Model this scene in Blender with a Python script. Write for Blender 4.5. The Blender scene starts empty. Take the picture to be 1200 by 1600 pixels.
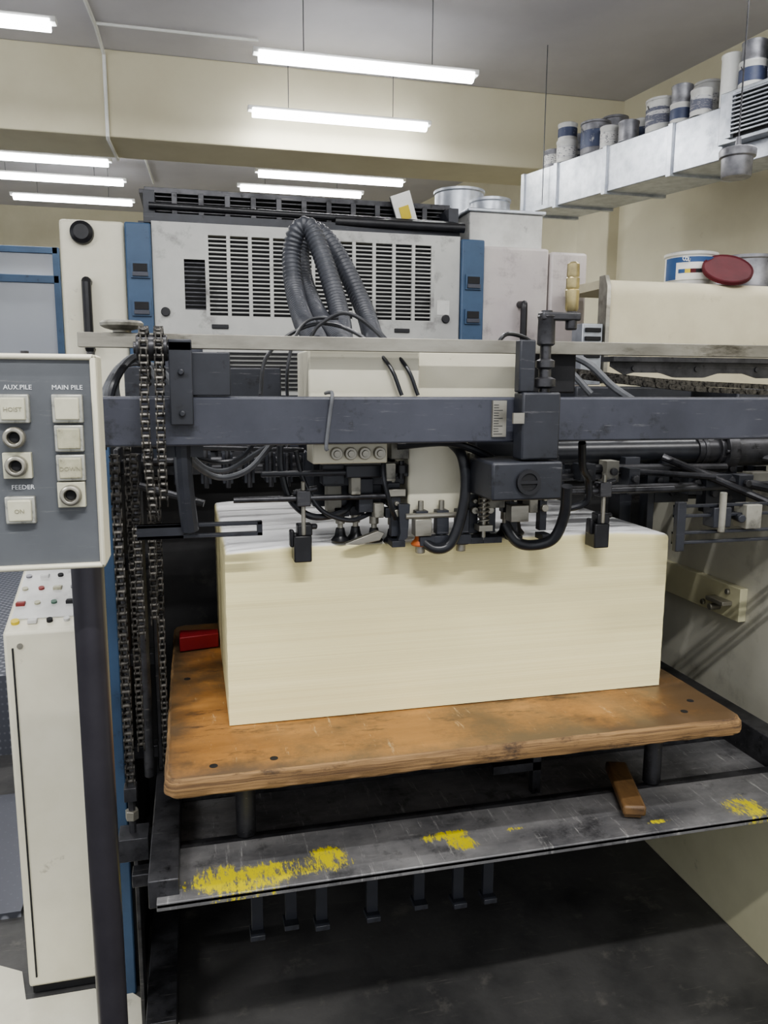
import bpy, math, random
from mathutils import Vector, Matrix, Euler
random.seed(7)
SC=bpy.context.scene
COL=SC.collection
# ------------------------------------------------------------------ materials
def lin(c):
    o=[]
    for v in c:
        v=v/255.0
        o.append(v/12.92 if v<=0.04045 else ((v+0.055)/1.055)**2.4)
    return (o[0],o[1],o[2],1)
def nt(name):
    m=bpy.data.materials.new(name); m.use_nodes=True
    t=m.node_tree; b=t.nodes['Principled BSDF']
    return m,t,b
def link(t,a,b): t.links.new(a,b)
def noise(t,scale,detail=6,rough=.6,vec=None,stretch=(1,1,1),dist=0,rotz=0):
    tc=t.nodes.new('ShaderNodeTexCoord'); mp=t.nodes.new('ShaderNodeMapping')
    mp.inputs['Scale'].default_value=stretch; mp.inputs['Rotation'].default_value=(0,0,rotz)
    link(t,tc.outputs['Object'],mp.inputs['Vector'])
    n=t.nodes.new('ShaderNodeTexNoise'); n.inputs['Scale'].default_value=scale
    n.inputs['Detail'].default_value=detail; n.inputs['Roughness'].default_value=rough
    n.inputs['Distortion'].default_value=dist
    link(t,mp.outputs['Vector'],n.inputs['Vector'])
    return n
def ramp(t,src,p0,c0,p1,c1):
    r=t.nodes.new('ShaderNodeValToRGB')
    r.color_ramp.elements[0].position=p0; r.color_ramp.elements[0].color=c0
    r.color_ramp.elements[1].position=p1; r.color_ramp.elements[1].color=c1
    link(t,src,r.inputs['Fac']); return r
BW=((0,0,0,1),(1,1,1,1))
def mask(t,src,p0,p1): return ramp(t,src,p0,BW[0],p1,BW[1]).outputs['Color']
def mix(t,fac,a,b):
    m=t.nodes.new('ShaderNodeMix'); m.data_type='RGBA'
    if isinstance(fac,(int,float)): m.inputs[0].default_value=fac
    else: link(t,fac,m.inputs[0])
    for s,i in ((a,6),(b,7)):
        if isinstance(s,tuple): m.inputs[i].default_value=s
        else: link(t,s,m.inputs[i])
    return m.outputs[2]
def mathn(t,op,a,b=None,clamp=False):
    m=t.nodes.new('ShaderNodeMath'); m.operation=op; m.use_clamp=clamp
    for s,i in ((a,0),(b,1)):
        if s is None: continue
        if isinstance(s,(int,float)): m.inputs[i].default_value=s
        else: link(t,s,m.inputs[i])
    return m.outputs[0]
def bumpn(t,b,src,strength,dist):
    bp=t.nodes.new('ShaderNodeBump'); bp.inputs['Strength'].default_value=strength; bp.inputs['Distance'].default_value=dist
    link(t,src,bp.inputs['Height']); link(t,bp.outputs['Normal'],b.inputs['Normal'])
def pm(name,c1,c2=None,rough=.5,metal=0,scale=8,p=(.4,.7),grime=None,gp=(.6,.75),gscale=25,bump=0,bscale=60,stretch=(1,1,1),scr=None):
    m,t,b=nt(name)
    c1=lin(c1); col=c1
    if c2:
        n=noise(t,scale,stretch=stretch); r=ramp(t,n.outputs['Fac'],p[0],c1,p[1],lin(c2)); col=r.outputs['Color']
    if grime:
        n2=noise(t,gscale,8,.7,stretch=stretch); col=mix(t,mask(t,n2.outputs['Fac'],*gp),col,lin(grime))
    if scr:
        n4=noise(t,9,8,.75,stretch=(1,14,14),rotz=.5); col=mix(t,mask(t,n4.outputs['Fac'],.6,.68),col,lin(scr))
    if isinstance(col,tuple): b.inputs['Base Color'].default_value=col
    else: link(t,col,b.inputs['Base Color'])
    b.inputs['Roughness'].default_value=rough; b.inputs['Metallic'].default_value=metal
    if bump: bumpn(t,b,noise(t,bscale,5).outputs['Fac'],bump,.004)
    return m
M={}
M['ceil']=pm('ceiling_paint',(202,200,203),(192,190,194),.85,scale=1.5)
M['wall']=pm('cream_wall_paint',(220,214,188),(206,199,172),.8,scale=1.3,bump=.15,bscale=30,grime=(178,170,144),gp=(.66,.85),gscale=4)
M['cbeam']=pm('cream_beam_paint',(215,209,184),(203,196,170),.8,scale=1.3,bump=.1,bscale=20)
M['floor']=pm('oily_floor',(92,91,90),(60,60,61),.5,scale=4,grime=(130,126,120),gp=(.58,.8),gscale=9,bump=.4,bscale=25,scr=(114,111,106))
M['slate']=pm('slate_grey_paint',(70,72,82),(56,58,67),.4,scale=6,grime=(30,31,33),gp=(.58,.7),gscale=14,bump=.05,scr=(100,101,105))
M['slate_d']=pm('dark_slate_paint',(50,52,59),(37,39,44),.42,scale=9,grime=(20,20,22),gp=(.58,.7),gscale=22,scr=(92,92,95))
M['blue']=pm('machine_blue_paint',(64,88,116),(52,72,97),.45,scale=4,grime=(34,40,52),gp=(.62,.76),gscale=16)
M['cream']=pm('machine_cream_paint',(214,210,192),(202,198,178),.42,scale=4,grime=(126,118,102),gp=(.64,.78),gscale=12)
M['creamd']=pm('dirty_grey_cream_paint',(184,184,180),(164,164,162),.5,scale=3,grime=(94,92,90),gp=(.56,.76),gscale=7)
M['mauve']=pm('stained_pinkish_grey_paint',(196,190,186),(174,165,166),.5,scale=3,grime=(104,92,98),gp=(.54,.76),gscale=5)
M['side']=pm('grimy_side_frame_paint',(200,198,186),(180,178,166),.6,scale=3,grime=(134,132,124),gp=(.56,.84),gscale=5)
M['plate']=pm('grimy_grey_plate',(150,148,138),(118,116,108),.5,scale=8,grime=(66,64,60),gp=(.52,.7),gscale=14)
M['lowpanel']=pm('pale_beige_panel_paint',(210,206,176),(194,190,160),.55,scale=3,grime=(122,118,98),gp=(.64,.82),gscale=6)
M['steel']=pm('worn_bright_steel',(160,157,147),(126,123,114),.36,.65,scale=20,grime=(80,76,66),gp=(.57,.7),gscale=12,stretch=(.3,1,1))
M['dsteel']=pm('dark_oily_steel',(76,76,79),(46,46,49),.38,.5,scale=18,grime=(24,24,25),gp=(.57,.7),gscale=30,scr=(118,116,113))
M['post']=pm('smooth_dark_steel',(74,72,78),(58,56,62),.3,.5,scale=5,grime=(40,39,42),gp=(.6,.8),gscale=8)
M['chain']=pm('greasy_chain_steel',(96,93,88),(50,49,48),.4,.6,scale=60,grime=(22,21,21),gp=(.48,.62),gscale=90)
M['black']=pm('black_plastic',(28,28,31),(40,40,44),.36,scale=20)
M['void']=pm('rough_black_metal',(26,26,28),(38,38,41),.7,scale=8)  # near-black rough metal, also used behind grilles and in slots
M['darkmetal']=pm('dusty_dark_metal',(46,46,48),(60,60,61),.7,scale=8,grime=(84,82,78),gp=(.6,.78),gscale=10)  # dark metal tone with random lighter patches
M['rubber']=pm('black_rubber',(32,33,37),(46,48,53),.34,scale=20)
M['hose']=pm('dark_corrugated_plastic',(64,66,72),(46,48,54),.42,scale=14)
M['cable']=pm('grey_cable_sheath',(98,100,104),(72,74,78),.5,scale=20)
M['galv']=pm('galvanised_sheet',(184,188,194),(154,158,166),.38,.7,scale=14,grime=(120,123,127),gp=(.6,.8),gscale=5)
M['tin']=pm('dull_grey_tin',(142,142,146),(104,104,110),.45,.5,scale=16,grime=(62,62,68),gp=(.58,.74),gscale=14)
M['brass']=pm('worn_brass_steel',(190,176,132),(146,136,108),.3,.85,scale=30)
M['red']=pm('red_plastic',(150,34,40),(124,28,34),.5,scale=10)
M['mred']=pm('muted_red_plastic',(132,52,48),(112,44,42),.5,scale=10)
M['darkred']=pm('dark_red_lid',(92,24,34),(74,20,28),.75,scale=10)
M['white']=pm('white_paper',(232,232,228),(214,214,208),.7,scale=5)
M['labelb']=pm('blue_label',(50,84,132),(40,70,116),.5,scale=6)
M['labeln']=pm('navy_label',(70,78,104),(56,62,86),.5,scale=12,grime=(160,160,162),gp=(.6,.66),gscale=24)
M['can']=pm('white_can_paint',(204,204,200),(176,175,172),.45,scale=8,grime=(96,95,100),gp=(.6,.75),gscale=10)
M['panelgrey']=pm('control_panel_grey',(96,99,103),(82,85,89),.5,scale=5,grime=(60,63,66),gp=(.6,.78),gscale=18,scr=(116,118,120))
M['button']=pm('ivory_button',(196,194,174),(176,173,152),.4,scale=18,grime=(120,118,100),gp=(.6,.72),gscale=60)
M['buttond']=pm('ivory_button_worn',(178,175,152),(146,143,122),.45,scale=40,grime=(104,102,86),gp=(.56,.7),gscale=70)
M['bezel']=pm('pale_metal_bezel',(186,186,178),(150,150,142),.35,.4,scale=30,grime=(90,90,84),gp=(.58,.7),gscale=60)
M['txtw']=pm('white_lettering',(226,228,230),None,.6)
M['txtd']=pm('faded_lettering',(146,143,122),None,.6)
M['yellow']=pm('yellow_plastic',(204,182,62),None,.5)
M['green']=pm('green_plastic',(70,98,84),None,.5)
M['orange']=pm('orange_rubber',(180,100,56),None,.5)
M['rust']=pm('rust_orange',(176,120,90),(150,98,74),.6,scale=5)
M['brush']=pm('old_brown_wood',(112,86,56),(66,50,36),.5,scale=12,grime=(34,28,24),gp=(.5,.66),gscale=20,stretch=(1,.3,1))
M['canvas']=pm('cream_canvas',(210,202,176),(194,186,160),.75,scale=4,grime=(164,154,128),gp=(.6,.8),gscale=6,bump=.1)
M['whitefloor']=pm('white_floor_sheet',(226,223,206),(206,202,184),.6,scale=4,grime=(146,141,126),gp=(.6,.78),gscale=8)
def labmat(key,a,b_,c_,sx,sz):
    m,t,b=nt('printed_can_label')
    n=noise(t,22,2,.4,stretch=(sx,sx,sz)); c=ramp(t,n.outputs['Fac'],.5,lin(a),.52,lin(b_)).outputs['Color']
    n=noise(t,70,1,.4,stretch=(1,1,3)); c=mix(t,mask(t,n.outputs['Fac'],.62,.64),c,lin(c_))
    link(t,c,b.inputs['Base Color']); b.inputs['Roughness'].default_value=.6; M[key]=m
labmat('label',(206,205,202),(188,188,188),(104,104,110),.2,1.4)
labmat('labeld',(96,98,112),(190,190,190),(140,140,144),.1,1.6)
m,t,b=nt('grey_reflection_glass'); b.inputs['Roughness'].default_value=.2
n=noise(t,.8,2,.4); r=ramp(t,n.outputs['Fac'],.4,lin((150,154,162)),.65,lin((168,172,178))); link(t,r.outputs['Color'],b.inputs['Base Color']); M['glass']=m  # opaque pane, the grey reflection is painted into its base colour
m,t,b=nt('lit_led_tube'); b.inputs['Base Color'].default_value=(1,1,1,1); b.inputs['Emission Color'].default_value=(.95,.97,1,1); b.inputs['Emission Strength'].default_value=20; M['tube']=m
# paper stack : fine sheet lines
m,t,b=nt('paper_ream_edges')
def zn(scale_z,sx=.3):
    return noise(t,1,6,.7,stretch=(sx*3,sx*3,scale_z)).outputs['Fac']
c=ramp(t,zn(520,.3),.3,lin((230,219,168)),.62,lin((242,233,186))).outputs['Color']
c=mix(t,mask(t,zn(260,.06),.63,.68),c,lin((210,197,146)))
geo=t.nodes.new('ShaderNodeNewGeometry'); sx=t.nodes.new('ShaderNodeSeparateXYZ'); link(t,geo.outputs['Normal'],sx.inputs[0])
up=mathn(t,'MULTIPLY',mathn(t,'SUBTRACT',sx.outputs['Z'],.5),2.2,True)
c=mix(t,up,c,lin((240,240,240)))  # up-facing sheets whitened, the bright light on top put into the colour
link(t,c,b.inputs['Base Color']); b.inputs['Roughness'].default_value=.75
bumpn(t,b,zn(700,.3),.1,.001)
M['paper']=m
# plywood top
m,t,b=nt('worn_orange_plywood')
n1=noise(t,5,8,.65,stretch=(.5,2.4,1)); c=ramp(t,n1.outputs['Fac'],.3,lin((136,96,54)),.7,lin((176,130,76))).outputs['Color']
n2=noise(t,2.6,9,.72); c=mix(t,mask(t,n2.outputs['Fac'],.45,.6),c,lin((116,88,58)))
n3=noise(t,20,9,.75,stretch=(.3,1,1)); c=mix(t,mask(t,n3.outputs['Fac'],.55,.66),c,lin((82,62,44)))
n5=noise(t,9,9,.8,stretch=(6,1,1),rotz=.2); c=mix(t,mask(t,n5.outputs['Fac'],.6,.67),c,lin((188,164,126)))
n6=noise(t,3.2,5,.6,stretch=(1,1.6,1)); c=mix(t,mask(t,n6.outputs['Fac'],.54,.7),c,lin((92,72,52)))
tc=t.nodes.new('ShaderNodeTexCoord'); sp=t.nodes.new('ShaderNodeSeparateXYZ'); link(t,tc.outputs['Object'],sp.inputs[0])
ax=mathn(t,'DIVIDE',mathn(t,'ABSOLUTE',sp.outputs['X']),.62); ay=mathn(t,'DIVIDE',mathn(t,'ABSOLUTE',sp.outputs['Y']),.487)
ed=mathn(t,'MAXIMUM',ax,ay); ed=mathn(t,'ADD',ed,mathn(t,'MULTIPLY',mathn(t,'SUBTRACT',n2.outputs['Fac'],.5),.8))
c=mix(t,mask(t,ed,.8,.98),c,lin((96,78,58)))
link(t,c,b.inputs['Base Color']); b.inputs['Roughness'].default_value=.38
bumpn(t,b,n3.outputs['Fac'],.2,.003)
M['ply']=m
m,t,b=nt('plywood_edge_layers')
n1=noise(t,6,8,.7,stretch=(.5,.5,34)); c=ramp(t,n1.outputs['Fac'],.38,lin((92,70,48)),.6,lin((150,120,82))).outputs['Color']
n2=noise(t,16,8,.75,stretch=(.5,.5,1.5)); c=mix(t,mask(t,n2.outputs['Fac'],.54,.66),c,lin((66,52,40)))
link(t,c,b.inputs['Base Color']); b.inputs['Roughness'].default_value=.75
bumpn(t,b,n1.outputs['Fac'],.5,.005)
M['plyedge']=m
def traymat(name,patches):
    m,t,b=nt(name)
    n=noise(t,6,8,.65,stretch=(.8,1.4,1)); c=ramp(t,n.outputs['Fac'],.35,lin((138,137,137)),.66,lin((90,90,92))).outputs['Color']
    n=noise(t,11,9,.75); c=mix(t,mask(t,n.outputs['Fac'],.54,.72),c,lin((52,52,54)))
    n=noise(t,8,9,.8,stretch=(10,1,1),rotz=.35); c=mix(t,mask(t,n.outputs['Fac'],.57,.67),c,lin((178,177,174)))
    n=noise(t,8,9,.8,stretch=(1,10,1),rotz=.1); c=mix(t,mask(t,n.outputs['Fac'],.6,.69),c,lin((168,167,165)))
    if patches:
        fine=noise(t,60,9,.85,stretch=(1.8,.45,1),rotz=.3).outputs['Fac']; big=noise(t,16,5,.6).outputs['Fac']
        tot=None
        for (px,py,rx,ry,am) in patches:
            tc=t.nodes.new('ShaderNodeTexCoord'); mp=t.nodes.new('ShaderNodeMapping'); mp.vector_type='POINT'
            mp.inputs['Location'].default_value=(-px/rx,-py/ry,0); mp.inputs['Scale'].default_value=(1/rx,1/ry,0)
            link(t,tc.outputs['Object'],mp.inputs['Vector'])
            l=t.nodes.new('ShaderNodeVectorMath'); l.operation='LENGTH'; link(t,mp.outputs['Vector'],l.inputs[0])
            v=mathn(t,'SUBTRACT',am,l.outputs['Value'])
            tot=v if tot is None else mathn(t,'MAXIMUM',tot,v)
        tot=mathn(t,'MINIMUM',tot,.34)
        q=mathn(t,'ADD',tot,mathn(t,'MULTIPLY',mathn(t,'SUBTRACT',big,.5),1.4)); q=mathn(t,'ADD',q,mathn(t,'MULTIPLY',mathn(t,'SUBTRACT',fine,.5),3.6))
        mk_=mask(t,q,.10,.35); c=mix(t,mk_,c,lin((220,206,44)))
    link(t,c,b.inputs['Base Color']); b.inputs['Roughness'].default_value=.45; b.inputs['Metallic'].default_value=.3
    return m
M['tray']=traymat('scuffed_tray_steel',None)
def pt(x,y,rx,ry,a=1.0): return (x-.675,y-1.435,rx,ry,a)
M['traylip']=traymat('scuffed_tray_steel_with_yellow_paint',[pt(.06,1.385,.095,.035),pt(.16,1.40,.11,.032),pt(.02,1.40,.04,.05),pt(.24,1.43,.035,.03),pt(.49,1.44,.05,.018),pt(.515,1.405,.03,.025),pt(.64,1.43,.03,.01,.8),pt(1.175,1.39,.045,.045),pt(.96,1.385,.035,.010,.8)])
m,t,b=nt('diamond_tread_plate'); b.inputs['Metallic'].default_value=.5; b.inputs['Roughness'].default_value=.42
tc=t.nodes.new('ShaderNodeTexCoord'); mp=t.nodes.new('ShaderNodeMapping'); mp.inputs['Rotation'].default_value=(0,0,.785)
link(t,tc.outputs['Object'],mp.inputs['Vector'])
ch=t.nodes.new('ShaderNodeTexVoronoi'); ch.inputs['Scale'].default_value=30; link(t,mp.outputs['Vector'],ch.inputs['Vector']); ch.inputs['Randomness'].default_value=0
r=ramp(t,ch.outputs['Distance'],.22,lin((176,178,186)),.42,lin((100,102,110))); link(t,r.outputs['Color'],b.inputs['Base Color'])
M['tread']=m
# ------------------------------------------------------------------ geometry builder
def catmull(pts,seg=8):
    P=[Vector(p) for p in pts]
    if len(P)<3: return P
    out=[]
    Q=[P[0]*2-P[1]]+P+[P[-1]*2-P[-2]]
    for i in range(1,len(Q)-2):
        a,b,c,d=Q[i-1],Q[i],Q[i+1],Q[i+2]
        for k in range(seg):
            s=k/seg
            out.append(.5*((2*b)+(c-a)*s+(2*a-5*b+4*c-d)*s*s+(3*b-a-3*c+d)*s**3))
    out.append(P[-1]); return out
def resample(P,step):
    L=[0]
    for i in range(1,len(P)): L.append(L[-1]+(P[i]-P[i-1]).length)
    T=L[-1]; N=int(T/step); Q=[];j=0
    for k in range(N+1):
        t=k*step
        while j<len(L)-2 and L[j+1]<t: j+=1
        sg=L[j+1]-L[j]; Q.append(P[j].lerp(P[j+1],(t-L[j])/sg if sg>0 else 0))
    return Q
class G:
    def __init__(s): s.v=[];s.f=[];s.m=[];s.cuts=[]
    def nx(s):
        if s.f: s.cuts.append((len(s.v),len(s.f)))
        return s
    def parts(s):
        if not s.cuts: return [s]
        c=[(0,0)]+s.cuts+[(len(s.v),len(s.f))]; out=[]
        for (a,b) in zip(c[:-1],c[1:]):
            if b[1]==a[1]: continue
            g=G(); g.v=s.v[a[0]:b[0]]; g.f=[tuple(i-a[0] for i in q) for q in s.f[a[1]:b[1]]]; g.m=s.m[a[1]:b[1]]; out.append(g)
        return out
    def add(s,v,f,m=0):
        o=len(s.v); s.v+= [Vector(q) for q in v]; s.f+=[tuple(i+o for i in q) for q in f]; s.m+=[m]*len(f); return s
    def box(s,x0,x1,y0,y1,z0,z1,m=0,rot=None,piv=None):
        v=[Vector(q) for q in ((x0,y0,z0),(x1,y0,z0),(x1,y1,z0),(x0,y1,z0),(x0,y0,z1),(x1,y0,z1),(x1,y1,z1),(x0,y1,z1))]
        if rot is not None:
            c=Vector(piv) if piv else Vector(((x0+x1)/2,(y0+y1)/2,(z0+z1)/2))
            R=Euler(rot).to_matrix(); v=[c+R@(q-c) for q in v]
        return s.add(v,[(0,3,2,1),(4,5,6,7),(0,1,5,4),(1,2,6,5),(2,3,7,6),(3,0,4,7)],m)
    def cyl(s,p0,p1,r,r2=None,n=16,m=0,cap=True):
        p0=Vector(p0);p1=Vector(p1); r2=r if r2 is None else r2
        d=(p1-p0).normalized(); u=d.orthogonal().normalized(); w=d.cross(u)
        v=[];f=[]
        for i in range(n):
            a=2*math.pi*i/n; k=u*math.cos(a)+w*math.sin(a)
            v+=[p0+k*r,p1+k*r2]
        for i in range(n):
            j=(i+1)%n; f.append((2*i,2*j,2*j+1,2*i+1))
        if cap: f.append(tuple(2*i for i in range(n-1,-1,-1))); f.append(tuple(2*i+1 for i in range(n)))
        return s.add(v,f,m)
    def lathe(s,c,prof,axis=(0,0,1),n=24,m=0):
        c=Vector(c); d=Vector(axis).normalized(); u=d.orthogonal().normalized(); w=d.cross(u)
        v=[];f=[];k=len(prof)
        for i in range(n):
            a=2*math.pi*i/n; e=u*math.cos(a)+w*math.sin(a)
            for (r,h) in prof: v.append(c+e*r+d*h)
        for i in range(n):
            j=(i+1)%n
            for q in range(k-1): f.append((i*k+q,j*k+q,j*k+q+1,i*k+q+1))
        if prof[0][0]>1e-6: f.append(tuple(i*k for i in range(n-1,-1,-1)))
        if prof[-1][0]>1e-6: f.append(tuple(i*k+k-1 for i in range(n)))
        return s.add(v,f,m)
    def tube(s,pts,r,n=10,m=0,seg=8,rf=None,smooth=True):
        P=catmull(pts,seg) if smooth else [Vector(p) for p in pts]
        v=[];f=[];u=None
        for i,p in enumerate(P):
            d=(P[min(i+1,len(P)-1)]-P[max(i-1,0)])
            if d.length<1e-9: d=Vector((0,0,1))
            d.normalize()
            if u is None: u=d.orthogonal().normalized()
            else:
                u=(u-d*u.dot(d)); u=u.normalized() if u.length>1e-6 else d.orthogonal().normalized()
            w=d.cross(u); rr=rf(i) if rf else r
            for k in range(n):
                a=2*math.pi*k/n; v.append(p+(u*math.cos(a)+w*math.sin(a))*rr)
        L=len(P)
        for i in range(L-1):
            for k in range(n):
                j=(k+1)%n; f.append((i*n+k,i*n+j,(i+1)*n+j,(i+1)*n+k))
        f.append(tuple(range(n-1,-1,-1))); f.append(tuple((L-1)*n+k for k in range(n)))
        return s.add(v,f,m)
    def prism(s,poly,axis,a0,a1,m=0):
        def mk(p,a):
            return {'y':(p[0],a,p[1]),'x':(a,p[0],p[1]),'z':(p[0],p[1],a)}[axis]
        n=len(poly); v=[mk(p,a0) for p in poly]+[mk(p,a1) for p in poly]
        f=[tuple(range(n-1,-1,-1)),tuple(range(n,2*n))]+[(i,(i+1)%n,n+(i+1)%n,n+i) for i in range(n)]
        return s.add(v,f,m)
    def ring(s,c,axis,ro,ri,h,n=24,m=0):
        return s.lathe(c,[(ri,0),(ro,0),(ro,h),(ri,h),(ri,0)],axis,n,m)
    def spring(s,c,r,h,turns,wr,m=0):
        pts=[]
        N=turns*12
        for i in range(N+1):
            a=2*math.pi*i/12; pts.append((c[0]+r*math.cos(a),c[1]+r*math.sin(a),c[2]+h*i/N))
        return s.tube(pts,wr,6,m,smooth=False)
    def chain(s,pts,pitch=.0127,w=.008,m=0):
        P=catmull(pts,12) if len(pts)>2 else [Vector(p) for p in pts]
        Q=resample(P,pitch)
        for k in range(len(Q)-1):
            a,b=Q[k],Q[k+1]; d=(b-a).normalized()
            ax=Vector((1,0,0)) if abs(d.x)<.8 else Vector((0,1,0))
            nn=ax.cross(d).normalized()
            off=w*.95 if k%2 else w*.65; hw=pitch*.36; th=.0012
            for sg in (-1,1):
                c0=ax*(off*sg)
                prof=[]
                for (q,tt) in ((a,-1),(b,1)):
                    for ang in (-90,-45,0,45,90):
                        aa=math.radians(ang); prof.append(q+d*(tt*math.cos(aa)*hw)+nn*((math.sin(aa))*hw*tt))
                v=[p+c0-ax*th for p in prof]+[p+c0+ax*th for p in prof]; n=len(prof)
                f=[tuple(range(n-1,-1,-1)),tuple(range(n,2*n))]+[(i,(i+1)%n,n+(i+1)%n,n+i) for i in range(n)]
                s.add(v,f,m)
            s.cyl(a-ax*w*1.1,a+ax*w*1.1,pitch*.2,n=6,m=m)
            s.cyl(a-ax*w*.55,a+ax*w*.55,pitch*.33,n=8,m=m)
        return s
WL={}
def mk(name,g,mats,parent=None,label=None,cat=None,bev=0,group=None,kind=None,smooth=True,ang=35):
    if g.cuts:
        r=[mk(name,q,mats,parent,label,cat,bev,group,kind,smooth,ang) for q in g.parts()]
        return r[0]
    if not isinstance(mats,(list,tuple)): mats=[mats]
    xs=[p.x for p in g.v];ys=[p.y for p in g.v];zs=[p.z for p in g.v]
    o=Vector(((min(xs)+max(xs))/2,(min(ys)+max(ys))/2,min(zs)))
    me=bpy.data.meshes.new(name); me.from_pydata([p-o for p in g.v],[],g.f)
    for q in mats: me.materials.append(M[q])
    me.polygons.foreach_set('material_index',g.m)
    if smooth:
        me.polygons.foreach_set('use_smooth',[True]*len(g.f))
        try: me.set_sharp_from_angle(angle=math.radians(ang))
        except Exception: pass
    me.update()
    ob=bpy.data.objects.new(name,me); COL.objects.link(ob); fin(ob,o,parent,label,cat,group,kind)
    if bev:
        b=ob.modifiers.new('b','BEVEL'); b.width=bev; b.segments=2; b.limit_method='ANGLE'; b.angle_limit=math.radians(40)
    return ob
def fin(ob,o,parent,label,cat,group,kind):
    WL[ob.name]=o
    if parent: ob.parent=parent; ob.location=o-WL[parent.name]
    else: ob.location=o
    if label: ob['label']=label
    if cat: ob['category']=cat
    if group: ob['group']=group
    if kind: ob['kind']=kind
def emp(name,loc,label,cat,group=None):
    e=bpy.data.objects.new(name,None); e.empty_display_size=.05; COL.objects.link(e); fin(e,Vector(loc),None,label,cat,group,None); return e
def text(name,s,size,loc,parent,mat,rot=(math.pi/2,0,0),bold=0,align='LEFT'):
    cu=bpy.data.curves.new(name,'FONT'); cu.body=s; cu.size=size; cu.extrude=.0003; cu.offset=bold; cu.align_x=align; cu.resolution_u=2
    tmp=bpy.data.objects.new('tmp',cu); COL.objects.link(tmp)
    bpy.context.view_layer.update()
    dg=bpy.context.evaluated_depsgraph_get(); me=bpy.data.meshes.new_from_object(tmp.evaluated_get(dg))
    bpy.data.objects.remove(tmp)
    me.name=name; me.materials.clear(); me.materials.append(M[mat])
    ob=bpy.data.objects.new(name,me); COL.objects.link(ob); fin(ob,Vector(loc),parent,None,None,None,None); ob.rotation_euler=rot
    return ob
def S(name,g,mat,kind='structure',bev=0,label=None):
    return mk(name,g,mat,kind=kind,bev=bev,smooth=False,label=label)
# ------------------------------------------------------------------ room (open towards the camera side)
CZ=3.7
S('floor',G().box(-6,4.6,-3.5,11,-.1,0),'floor')
S('ceiling',G().box(-6,4.6,-1.2,11,CZ,CZ+.1),'ceil')
S('wall_back',G().box(-6,4.6,10.6,10.8,0,CZ),'wall')
def rw(Y): return 4.05-.147*Y
g=G().prism([(rw(-3.6),-3.6),(rw(-3.6)+.2,-3.6),(rw(10.8)+.2,10.8),(rw(10.8),10.8)],'z',0,CZ)
S('wall_right',g,'wall')
S('trim_1',G().box(-6,3.3,5.65,6.15,3.175,CZ),'cbeam',bev=.01,label='cream painted concrete ceiling beam')
S('trim_2',G().box(3.13,3.35,5.65,6.15,0,3.175),'cbeam',bev=.01,label='cream painted pilaster under the beam')
e=G()
zt=2.68;Y=7.0
e.box(-3.4,-1.0,Y,Y+.06,zt-.05,zt); e.box(-3.4,-1.0,Y,Y+.06,2.40,2.46); e.box(-3.4,-1.0,Y,Y+.06,.0,.9)
for xx in (-3.4,-2.6,-1.8,-1.04): e.box(xx,xx+.05,Y,Y+.06,.9,zt)
w=emp('glazed_partition',(-2.2,Y,0),'blue painted steel partition with glass panes, grey reflection in their colour','partition')
mk('frame',e,'blue',w,bev=.003)
mk('pane',G().box(-3.35,-1.04,Y+.02,Y+.03,.9,zt-.05),'glass',w)
mk('blind_strip',G().box(-2.5,-1.5,Y-.01,Y+.015,2.27,2.38),'rust',w,label='faded orange strip on the glass')
# ------------------------------------------------------------------ lamps
def area(x,y,z,sx,sy,power,rot=(0,0,0),col=(1,.985,.96)):
    l=bpy.data.lights.new('lamp_light','AREA'); l.shape='RECTANGLE'; l.size=sx; l.size_y=sy; l.energy=power; l.color=col
    o=bpy.data.objects.new('lamp_light',l); o.location=(x,y,z); o.rotation_euler=rot; COL.objects.link(o)
def lamp(x0,x1,y,z,pw=0):
    L=emp('batten_lamp',((x0+x1)/2,y,z),'white linear batten lamp with lit tube hung on thin wires','ceiling lamp','batten lamps under the ceiling')
    mk('lamp_housing',G().box(x0-.03,x1+.03,y-.03,y+.03,z+.012,z+.04),'white',L,bev=.004)
    mk('light_tube',G().prism([(y-.034,z+.022),(y-.03,z-.01),(y-.014,z-.024),(y+.014,z-.024),(y+.03,z-.01),(y+.034,z+.022)],'x',x0,x1),'tube',L)
    q=(x1-x0)*.2; g=G()
    for xx in (x0+q,x1-q): g.cyl((xx,y,z+.04),(xx,y,CZ),.0025,n=6).nx()
    mk('hanging_wire',g,'cable',L)
    if pw: area((x0+x1)/2,y,z-.03,x1-x0,.06,pw)
lamp(.41,1.607,4.5,3.31,22); lamp(.45,1.62,5.45,3.33,12); lamp(.61,1.84,6.9,3.32,14); lamp(.5,1.6,7.5,3.34)
lamp(-1.8,-.613,4.5,3.35,22); lamp(-1.75,-.57,6.9,3.32,14); lamp(-1.7,-.51,7.6,3.34); lamp(-1.56,-.49,8.4,3.34)
for (x,y,p_) in ((.2,1.4,14),(.2,-.6,74),(-1.9,.6,34),(2.3,.6,30),(2.6,2.9,12)):
    lamp(x-.6,x+.6,y,3.33,p_)
g=G()
g.tube([(-.60,3.2,3.685),(-.47,5.3,3.685),(-.46,5.635,3.66),(-.46,5.635,3.17),(-.46,5.66,3.16),(-.44,6.13,3.16),(-.42,6.2,3.3),(-.4,6.4,3.68),(-.3,9,3.68)],.012,8,smooth=False)
g.tube([(-.47,5.25,3.685),(.48,5.25,3.685)],.009,8,smooth=False)
mk('cable_conduit',g,'white',label='thin white cable conduit fixed to the ceiling and beam',cat='conduit')
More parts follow.
